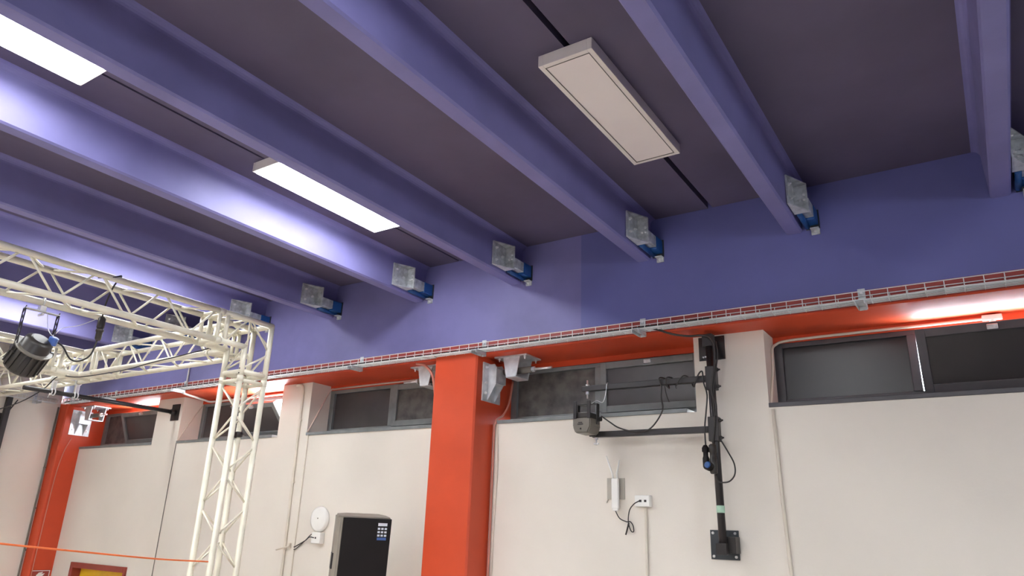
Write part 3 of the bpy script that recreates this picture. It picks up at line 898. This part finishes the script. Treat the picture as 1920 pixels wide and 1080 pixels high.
obj('bolt', b, M_ZINC, a1)
b = BM(); box(b, (-2.565, my - 0.022, 0.715), (-1.64, my + 0.022, 0.759), 0.005); a2 = obj('arm', b, M_BLACK, r, label='lower horizontal arm')
b = BM(); tube(b, [(-2.54, my, 0.66), (-2.54, my, 0.715)], 0.007, 8); hexbolt(b, (-2.54, my, 0.715), (0, 0, -1), 0.015, 0.014, 0); box(b, (-2.56, my - 0.006, 0.664), (-2.52, my + 0.006, 0.676), 0.002)
obj('bolt', b, M_ZINC, a2)
for zc in (1.097, 0.737):
    b = BM(); box(b, (-1.655, my - 0.034, zc - 0.085), (-1.583, my + 0.034, zc + 0.085), 0.005)
    c = obj('arm_clamp', b, M_BLACK, r)
    for dz in (-0.06, 0.06):
        b = BM(); hexbolt(b, (-1.583, my, zc + dz), (1, 0, 0), 0.013, 0.014, 0.012); obj('bolt', b, M_BLACK, c)
b = BM(); lathe(b, [(0.0275, 0), (0.0275, 0.045), (0.0265, 0.047)], Matrix.Translation((-1.608, my, 0.18)), 16); obj('tape_band', b, M_GREEN, r, label='band of pale green tape')
b = BM(); box(b, (-1.668, my - 0.03, 1.244), (-1.660, my - 0.02, 1.254)); 
hexbolt(b, (-1.645, my - 0.026, 1.25), (-0.5, -1, 0), 0.007, 0.008, 0)
obj('grub_screw', b, M_ZINC, r)

# floodlight on the lower arm
r = thing('stage_light', 'grey boxy stage lamp in a black yoke at the end of the mast arms', 'stage light', (-2.55, my, 0.75))
ly = 4.87
b = BM()
hx = 0.074
prism(b, [(-2.562 - hx, 0.84), (-2.562 - hx, 0.775), (-2.562 - hx * 0.72, 0.728), (-2.562 + hx * 0.72, 0.728), (-2.562 + hx, 0.775), (-2.562 + hx, 0.84)], 1, ly - 0.07, ly + 0.10)
bmesh.ops.bevel(b, geom=list(b.edges), offset=0.008, segments=2, affect='EDGES')
obj('body', b, M_GREY, r)
b = BM(); box(b, (-2.562 - hx * 0.7, ly - 0.055, 0.84), (-2.562 + hx * 0.75, ly + 0.085, 0.885), 0.008)
obj('driver_housing', b, M_DGREY, r)
b = BM(); box(b, (-2.585, ly - 0.075, 0.80), (-2.555, ly - 0.069, 0.808)); box(b, (-2.592, ly - 0.075, 0.788), (-2.548, ly - 0.069, 0.795)); box(b, (-2.572, ly - 0.075, 0.752), (-2.5628, ly - 0.069, 0.765))
obj('indicator_marks', b, M_BLACK, r)
for xx in (-2.562 - hx + 0.012, -2.562 + hx - 0.02):
    b = BM(); box(b, (xx - 0.004, ly - 0.075, 0.835), (xx + 0.022, ly - 0.066, 0.965), 0.002); obj('yoke_arm', b, M_BLACK, r)
b = BM()
box(b, (-2.562 - hx - 0.012, ly + 0.02, 0.80), (-2.562 - hx - 0.004, ly + 0.06, 0.955), 0.002)
box(b, (-2.562 + hx + 0.004, ly + 0.02, 0.80), (-2.562 + hx + 0.012, ly + 0.06, 0.955), 0.002)
box(b, (-2.562 - hx - 0.012, ly + 0.02, 0.950), (-2.562 + hx + 0.012, ly + 0.06, 0.958), 0.002)
obj('yoke', b, M_BLACK, r)
b = BM(); box(b, (-2.58, ly + 0.09, 0.72), (-2.53, my - 0.021, 0.76), 0.003); obj('mount_block', b, M_BLACK, r)
b = BM(); lathe(b, [(0.018, 0), (0.018, 0.025)], Matrix.Translation((-2.562 + hx + 0.012, ly + 0.04, 0.84)) @ Matrix.Rotation(math.pi / 2, 4, 'Y'), 10); obj('tilt_knob', b, M_BLACK, r)
YP = my - 0.01
cable('lamp_cable', [(-2.46, 4.93, 0.865), (-2.40, 4.95, 0.82), (-2.33, 4.96, 0.775), (-2.22, 4.97, 0.745), (-2.12, 4.97, 0.745), (-2.05, 4.97, 0.79), (-1.985, 4.97, 0.89), (-1.99, 4.965, 0.98), (-1.985, 4.962, 1.06), (-2.0, 4.962, 1.124),
      (-1.975, 5.035, 1.124), (-1.955, 5.04, 1.06), (-1.945, 4.962, 1.07), (-1.94, 4.962, 1.124), (-1.92, 5.03, 1.124), (-1.90, 5.04, 1.06), (-1.87, 4.962, 1.062), (-1.82, 4.962, 1.124), (-1.80, 5.03, 1.124), (-1.77, 5.04, 1.06), (-1.73, 4.962, 1.062), (-1.70, 4.955, 1.124), (-1.668, 4.945, 1.14), (-1.66, 4.94, 1.06), (-1.64, 4.94, 0.97), (-1.655, 4.945, 0.85), (-1.672, 4.95, 0.74), (-1.672, 4.95, 0.62)],
      0.0055, M_RUB, 'black lamp cable wound around the upper mast arm', k=6)
cable('lamp_cable', [(-1.96, 4.962, 1.06), (-1.945, 4.955, 0.99), (-1.925, 4.95, 0.94)], 0.004, M_RUB, 'short loose cable tail hanging from the upper mast arm')
cable('safety_wire', [(-2.545, 4.91, 0.955), (-2.50, 4.93, 0.985), (-2.46, 4.955, 0.975), (-2.44, 4.965, 1.04), (-2.43, 4.972, 1.122), (-2.43, 5.03, 1.122)], 0.003, M_ZINC, 'thin steel safety wire between the grey lamp and the upper arm')
cable('mast_feed_cable', [(-2.0, YB - 0.06, 1.478), (-1.96, 4.86, 1.465), (-1.86, 4.90, 1.428), (-1.75, 4.93, 1.408), (-1.66, 4.955, 1.408), (-1.60, 4.957, 1.38), (-1.578, 4.96, 1.30), (-1.585, 4.958, 1.15), (-1.61, 4.945, 1.0), (-1.585, 4.95, 0.90), (-1.59, 4.955, 0.82)], 0.008, M_RUB, 'black feed cable from the tray to the top of the mast')
cable('mast_feed_cable', [(-1.572, 4.99, 1.36), (-1.565, 4.985, 1.26), (-1.58, 4.962, 1.12), (-1.60, 4.955, 0.98), (-1.60, 4.958, 0.8), (-1.62, 4.96, 0.65), (-1.625, 4.962, 0.62)], 0.006, M_RUB, 'second black cable hanging close along the mast')
r = thing('cable_connector', 'black plug hanging on the left of the mast', 'plug', (-1.675, 4.95, 0.47))
b = BM(); lathe(b, [(0.017, 0), (0.022, 0.008), (0.022, 0.06), (0.017, 0.075), (0.017, 0.10), (0.024, 0.105), (0.024, 0.13), (0.012, 0.15)], Matrix.Translation((-1.675, 4.95, 0.475)), 14); obj('plug_body', b, M_BLACKG, r)
r = thing('cable_connector', 'grey and black coupler with a blue cap strapped to the mast', 'plug', (-1.63, 4.945, 0.47))
b = BM(); lathe(b, [(0.020, 0), (0.026, 0.01), (0.026, 0.10), (0.022, 0.105), (0.022, 0.14), (0.027, 0.145), (0.027, 0.19), (0.015, 0.20)], Matrix.Translation((-1.622, 4.945, 0.43)), 14); obj('coupler', b, M_DGREY, r)
b = BM(); lathe(b, [(0.030, 0), (0.030, 0.04), (0.024, 0.045)], Matrix.Translation((-1.64, 4.925, 0.475)) @ Matrix.Rotation(math.radians(78), 4, 'X') @ Matrix.Rotation(math.radians(-14), 4, 'Y'), 18); c = obj('cap_holder', b, M_BLACKG, r)
b = BM(); lathe(b, [(0.023, 0), (0.023, 0.006), (0.016, 0.009)], Matrix.Translation((-1.642, 4.881, 0.485)) @ Matrix.Rotation(math.radians(78), 4, 'X') @ Matrix.Rotation(math.radians(-14), 4, 'Y'), 18); obj('cap', b, M_DAMP, c, label='blue cap')
cable('mast_loop_cable', [(-1.575, 4.97, 0.665), (-1.53, 4.98, 0.58), (-1.495, 4.99, 0.50), (-1.495, 4.99, 0.43), (-1.53, 4.985, 0.385), (-1.575, 4.97, 0.375), (-1.605, 4.968, 0.385), (-1.615, 4.968, 0.43)], 0.005, M_RUB, 'black cable loop on the right of the mast')

# ------------------------------------------------------------------ small wall devices
def wall_socket(x, z, hx, hz, d, label, holes):
    r = thing('wall_socket', label, 'socket', (x, YW, z))
    b = BM(); box(b, (x - hx, YW - d, z - hz), (x + hx, YW - 0.0005, z + hz), 0.005); obj('back_box', b, M_WHITE, r)
    b = BM(); box(b, (x - hx * 0.94, YW - d - 0.006, z - hz * 0.9), (x + hx * 0.94, YW - d, z + hz * 0.9), 0.002); obj('faceplate', b, M_WHITE, r)
    for dx in holes:
        b = BM(); box(b, (x + dx - 0.009, YW - d - 0.0075, z - 0.008), (x + dx + 0.009, YW - d - 0.0055, z + 0.008)); obj('jack', b, M_BLACK, r)
    return r
wall_socket(-2.215, 0.258, 0.06, 0.041, 0.045, 'white network socket below the right of the lower mast arm', (-0.012, 0.026))
r = thing('wireless_antenna', 'white stick-shaped wireless unit with two antennas on the wall', 'wireless access point', (-2.44, YW, 0.19))
b = BM(); box(b, (-2.455, 5.075, 0.20), (-2.40, 5.108, 0.42), 0.010); box(b, (-2.448, 5.08, 0.185), (-2.407, 5.104, 0.205), 0.006); obj('body', b, M_WHITE, r)
b = BM(); tube(b, [(-2.447, 5.092, 0.42), (-2.452, 5.09, 0.455), (-2.497, 5.085, 0.585)], [0.008, 0.008, 0.005], 8); obj('antenna', b, M_WHITE, r)
b = BM(); tube(b, [(-2.412, 5.092, 0.42), (-2.414, 5.09, 0.455), (-2.388, 5.085, 0.555)], [0.008, 0.008, 0.005], 8); obj('antenna', b, M_WHITE, r)
b = BM(); box(b, (-2.515, YW - 0.010, 0.27), (-2.37, YW - 0.0005, 0.425), 0.002); box(b, (-2.45, YW - 0.035, 0.30), (-2.41, YW - 0.010, 0.39), 0.002); tube(b, [(-2.51, YW - 0.005, 0.27), (-2.52, YW - 0.008, 0.245)], 0.004, 6); obj('mount_plate', b, M_PLATE, r)
cable('network_cable', [(-2.43, 5.09, 0.19), (-2.40, 5.10, 0.135), (-2.35, 5.11, 0.112), (-2.32, 5.11, 0.112), (-2.298, 5.11, 0.085), (-2.294, 5.11, 0.045), (-2.315, 5.108, 0.05), (-2.333, 5.106, 0.112), (-2.32, 5.10, 0.19), (-2.28, 5.09, 0.235), (-2.235, 5.087, 0.258)], 0.004, M_RUB, 'dark network cable looping from the wireless stick to its socket')
cable('network_cable', [(-2.332, 5.112, 0.105), (-2.345, 5.112, 0.06), (-2.358, 5.112, 0.02)], 0.006, M_RUB, 'tied cable tail hanging beside the white socket')
def conduit(pts, rad, m, label, clips=(), k=1, group=None):
    r = thing('conduit', label, 'conduit', pts[0], group)
    b = BM(); tube(b, spline(pts, 5) if k > 1 else pts, rad, 10); obj('pipe', b, m, r)
    for c in clips:
        b = BM(); box(b, (c[0] - rad * 1.6, c[1] - rad * 0.6, c[2] - 0.01), (c[0] + rad * 1.6, c[1] + rad * 1.4, c[2] + 0.01), 0.002); obj('clip', b, m, r)
    return r
conduit([(-2.203, 5.128, 0.22), (-2.203, 5.128, -1.6)], 0.010, M_IVORY, 'thin ivory conduit running down from the white network socket')
conduit([(-1.245, YW - 0.012, 0.875), (-1.232, YW - 0.012, 0.3), (-1.21, YW - 0.012, -0.3), (-1.21, YW - 0.012, -1.6)], 0.011, M_IVORY, 'ivory conduit on the wall right of the black mast')
conduit([(-1.265, YW + 0.02, 0.89), (-1.263, YW + 0.15, 1.18), (-1.262, 5.32, 1.34), (-1.245, 5.385, 1.395), (-1.19, 5.388, 1.412), (-1.0, 5.388, 1.418), (-0.4, 5.388, 1.42), (0.1, 5.388, 1.42), (0.15, 5.388, 1.42)], 0.010, M_IVORY, 'ivory conduit curving over the charcoal framed window', k=5)
r = thing('junction_fitting', 'small white fitting on the conduit above the charcoal framed window', 'fitting', (0.105, 5.385, 1.40))
b = BM(); box(b, (0.05, 5.366, 1.405), (0.16, 5.401, 1.440), 0.005); obj('clip_body', b, M_WHITE, r)
b = BM(); lathe(b, [(0.010, 0), (0.018, 0.01), (0.018, 0.03), (0.008, 0.035)], Matrix.Translation((0.105, 5.382, 1.370)), 10); obj('hook', b, M_WHITE, r)
conduit([(-5.995, YW - 0.012, 1.30), (-5.98, YW - 0.012, 1.25), (-5.952, YW - 0.012, 0.9), (-5.935, YW - 0.012, 0.3), (-5.88, YW - 0.012, -0.5), (-5.88, YW - 0.012, -1.6)][0:0] or
        [(-6.20, YW - 0.012, 1.432), (-6.13, YW - 0.012, 1.428), (-6.09, YW - 0.012, 1.38), (-6.085, YW - 0.012, 1.2), (-6.075, YW - 0.012, 0.6), (-6.065, YW - 0.012, 0.0), (-6.06, YW - 0.012, -0.6), (-6.06, YW - 0.012, -1.6)], 0.014, M_IVORY,
        'ivory conduit bending down the pier left of the loudspeaker', clips=((-6.083, YW - 0.012, 1.05), (-6.07, YW - 0.012, 0.42), (-6.062, YW - 0.012, -0.22)), k=5)
cable('thin_conduit', [(-5.93, YW - 0.006, 0.90), (-5.93, YW - 0.006, 0.3), (-5.93, YW - 0.006, -0.5), (-5.93, YW - 0.006, -1.6)], 0.007, M_IVORY, 'thin ivory cable beside the conduit left of the loudspeaker', 'cable', k=1)
cable('thin_conduit', [(-5.955, YW + 0.004, 0.925), (-5.957, 5.27, 1.17), (-5.955, 5.385, 1.395), (-5.88, 5.39, 1.413), (-5.6, 5.39, 1.418), (-4.9, 5.39, 1.42), (-4.5, 5.39, 1.42)], 0.009, M_IVORYP, 'pinkish cable slanting over the pier side to the window left of the orange pillar', 'cable', k=4)
cable('thin_conduit', [(-8.256, YW - 0.004, 0.90), (-8.258, YW - 0.004, -0.6), (-8.26, YW - 0.004, -1.6)], 0.005, M_GREY, 'thin dark cable down the wall left of the truss tower', 'cable', k=1)
cable('thin_conduit', [(-8.248, YW + 0.006, 0.93), (-8.247, 5.27, 1.17), (-8.245, 5.40, 1.39)], 0.006, M_IVORY, 'thin cable slanting across the pier side left of the truss tower', 'cable', k=1)
r = thing('wall_hook', 'small rusty cross hook on the conduit left of the white disc', 'hook', (-6.06, YW - 0.03, -0.2))
b = BM(); tube(b, [(-6.16, YW - 0.035, -0.235), (-5.98, YW - 0.03, -0.195)], 0.007, 6); obj('bar', b, M_IVORY, r)
b = BM(); box(b, (-6.01, YW - 0.03, -0.215), (-5.98, YW - 0.001, -0.165), 0.004); obj('clip', b, M_IVORY, r)

r = thing('wireless_disc', 'round white wireless access point on the wall left of the loudspeaker', 'wireless access point', (-5.605, YW, 0.068))
b = BM(); lathe(b, [(0.118, 0), (0.122, 0.008), (0.118, 0.026), (0.095, 0.036), (0.02, 0.040)], Matrix.Translation((-5.605, YW - 0.001, 0.068)) @ Matrix.Rotation(math.pi / 2, 4, 'X'), 40); obj('shell', b, M_WHITE, r)
b = BM(); lathe(b, [(0.007, 0), (0.007, 0.003)], Matrix.Translation((-5.605, YW - 0.039, 0.075)) @ Matrix.Rotation(math.pi / 2, 4, 'X'), 12); obj('emblem', b, M_GREY, r)
wall_socket(-5.59, -0.105, 0.062, 0.052, 0.05, 'white socket under the round wireless access point', (0.0,))
cable('network_cable', [(-5.61, 5.083, -0.105), (-5.68, 5.09, -0.10), (-5.77, 5.12, -0.135), (-5.90, 5.128, -0.19), (-5.93, 5.128, -0.20)], 0.005, M_RUB, 'dark cable from the small socket under the white disc to the left')
cable('network_cable', [(-5.645, 5.10, -0.062), (-5.70, 5.105, -0.09), (-5.78, 5.122, -0.14), (-5.90, 5.13, -0.215), (-5.93, 5.13, -0.225)], 0.004, M_RUB, 'second thin cable beside the socket under the white disc')

# cables at the orange pillar
cable('pillar_conduit', [(-4.33, YB + 0.01, 1.447), (-4.24, 4.93, 1.42), (-4.165, 4.95, 1.33), (-4.155, 4.99, 1.18), (-4.15, 5.03, 1.0), (-4.15, 5.08, 0.86), (-4.17, 5.126, 0.72), (-4.18, 5.126, 0.55)], 0.013, M_PINKC, 'salmon flexible conduit hanging left of the orange pillar', 'conduit')
cable('pillar_conduit', [(-4.12, 4.95, 1.40), (-4.105, 4.97, 1.2), (-4.10, 5.02, 0.95), (-4.105, 5.12, 0.80), (-4.12, 5.128, 0.6), (-4.13, 5.128, 0.2), (-4.125, 5.128, -0.5), (-4.125, 5.128, -1.6)], 0.007, M_PINKC, 'thin salmon cable close to the left side of the orange pillar', 'cable')
cable('pillar_conduit', [(-3.56, 5.36, 1.30), (-3.55, 5.30, 1.10), (-3.555, 5.22, 0.98), (-3.575, 5.128, 0.90), (-3.58, 5.128, 0.7), (-3.58, 5.128, 0.1), (-3.585, 5.128, -0.6), (-3.585, 5.128, -1.6)], 0.009, M_PINKC, 'salmon cable down the wall right of the orange pillar', 'cable')
cable('thin_conduit', [(-3.555, 5.132, 0.88), (-3.535, 5.132, 0.5), (-3.55, 5.132, -0.1), (-3.56, 5.132, -1.6)], 0.004, M_IVORY, 'thin ivory cable down the wall right of the orange pillar', 'cable')
cable('thin_conduit', [(-10.513, 5.0, 1.02), (-10.513, 4.93, 0.75), (-10.513, 4.90, 0.2), (-10.513, 4.89, -1.6)], 0.006, M_PINKC, 'thin salmon cable down the side of the far left corner pillar', 'cable')
cable('flexible_conduit', [(-7.98, YB - 0.03, 1.468), (-7.95, 4.95, 1.435), (-7.98, 5.10, 1.425), (-8.06, 5.28, 1.425), (-8.10, 5.385, 1.424), (-7.9, 5.388, 1.42), (-7.3, 5.388, 1.42), (-6.5, 5.388, 1.42)], 0.013, M_WHITE, 'white flexible conduit from the tray to the window behind the truss tower', 'conduit')
cable('threaded_hanger', [(-7.86, YB - 0.012, 1.50), (-7.86, YB - 0.012, 1.66), (-7.86, YB - 0.012, 1.80)], 0.010, M_WHITE, 'white vertical conduit stub on the violet beam face above the tray', 'conduit', k=1)
conduit([(XL + 0.014, 4.835, 1.43), (XL + 0.014, 4.835, 0.6), (XL + 0.014, 4.830, -0.4), (XL + 0.014, 4.83, -1.8)], 0.012, M_GREY, 'grey conduit down the corner beside the far left pillar',
        clips=((XL + 0.016, 4.832, 0.62), (XL + 0.016, 4.832, 0.10), (XL + 0.016, 4.83, -0.42)))

# ------------------------------------------------------------------ loudspeaker
A = Vector((-4.41, 4.28, 0.0745))
ya_, ti = -0.65, 0.12
n = Vector((math.cos(ya_) * math.cos(ti), math.sin(ya_) * math.cos(ti), -math.sin(ti)))
rr = Vector((-math.sin(ya_), math.cos(ya_), 0))
uu = n.cross(rr)
if uu.z < 0: uu = -uu
W, H, D = 0.387, 0.64, 0.30
org = A + rr * W / 2 - uu * H - n * D
r = thing('loudspeaker', 'large black-fronted loudspeaker in front of the wall left of the orange pillar', 'loudspeaker', tuple(org))
F = Matrix(((rr.x, n.x, uu.x, A.x), (rr.y, n.y, uu.y, A.y), (rr.z, n.z, uu.z, A.z), (0, 0, 0, 1)))   # local: x right, y out of the front, z up; (0,0,0) = upper left front corner
b = BM()
prism(b, [(-0.012, -0.02), (-0.045, -0.07), (-0.04, -D * 0.75), (0.05, -D), (W - 0.06, -D), (W - 0.01, -D * 0.6), (W + 0.004, -0.02)], 2, -H - 0.01, 0.008)
bmesh.ops.bevel(b, geom=list(b.edges), offset=0.012, segments=2, affect='EDGES')
bmesh.ops.transform(b, matrix=F, verts=b.verts); obj('cabinet', b, M_SPK, r)
b = BM(); box(b, (0.0, -0.03, -H), (W, 0.0, 0.0), 0.006); bmesh.ops.transform(b, matrix=F, verts=b.verts); obj('grille', b, M_BLACKG, r)
b = BM(); box(b, (-0.052, -0.13, -0.40), (-0.036, -0.07, -0.28), 0.004); bmesh.ops.transform(b, matrix=F, verts=b.verts); obj('side_handle', b, M_BLACK, r)
b = BM(); box(b, (W - 0.112, 0.0, -0.175), (W - 0.03, 0.0015, -0.025)); bmesh.ops.transform(b, matrix=F, verts=b.verts); st = obj('sticker', b, M_BLACKG, r, label='feature sticker with small white and blue icons')
b = BM()
for i in range(3):
    for j in range(3):
        x = W - 0.107 + j * 0.027; z = -0.068 - i * 0.026
        box(b, (x, 0.0015, z - 0.015), (x + 0.019, 0.0025, z))
box(b, (W - 0.107, 0.0015, -0.055), (W - 0.034, 0.0025, -0.032))
bmesh.ops.transform(b, matrix=F, verts=b.verts); obj('white_icons', b, M_STKW, st)
b = BM(); box(b, (W - 0.107, 0.0015, -0.163), (W - 0.034, 0.0025, -0.143)); bmesh.ops.transform(b, matrix=F, verts=b.verts); obj('blue_bar', b, M_STKB, st)
b = BM()
box(b, (W * 0.4, -0.62, -0.36), (W * 0.6, -D + 0.01, -0.26), 0.004)
bmesh.ops.transform(b, matrix=F, verts=b.verts); obj('wall_mount', b, M_BLACK, r)

# ------------------------------------------------------------------ fire sign on the corner pillar
r = thing('fire_sign', 'red square sign with a white border and flame on the corner pillar', 'sign', (-10.52, 5.0, -0.78))
y0, y1, z1, z0 = 4.885, 5.115, -0.655, -0.885
xx = -10.518
b = BM(); box(b, (xx, y0, z0), (xx + 0.006, y1, z1)); obj('board', b, M_REDD, r)
b = BM()
t = 0.008
for (a, c, e, f) in ((y0 + 0.004, y1 - 0.004, z1 - 0.012, z1 - 0.004), (y0 + 0.004, y1 - 0.004, z0 + 0.004, z0 + 0.012), (y0 + 0.004, y0 + 0.012, z0 + 0.012, z1 - 0.012), (y1 - 0.012, y1 - 0.004, z0 + 0.012, z1 - 0.012)):
    box(b, (xx + 0.006, a, e), (xx + 0.0075, c, f))
obj('white_border', b, M_WHITE, r)
b = BM()
yc = (y0 + y1) / 2
prism(b, [(yc - 0.01, z1 - 0.14), (yc - 0.05, z1 - 0.10), (yc - 0.045, z1 - 0.06), (yc - 0.02, z1 - 0.03), (yc + 0.03, z1 - 0.022), (yc + 0.015, z1 - 0.045), (yc + 0.055, z1 - 0.04), (yc + 0.03, z1 - 0.07), (yc + 0.06, z1 - 0.075), (yc + 0.04, z1 - 0.14)], 0, xx + 0.006, xx + 0.0075)
obj('flame_symbol', b, M_WHITE, r)

# ------------------------------------------------------------------ lift everything so the floor is at zero
for o in list(bpy.data.objects):
    if '_w' in o: del o['_w']
    if o.parent is None:
        o.location.z += EYE
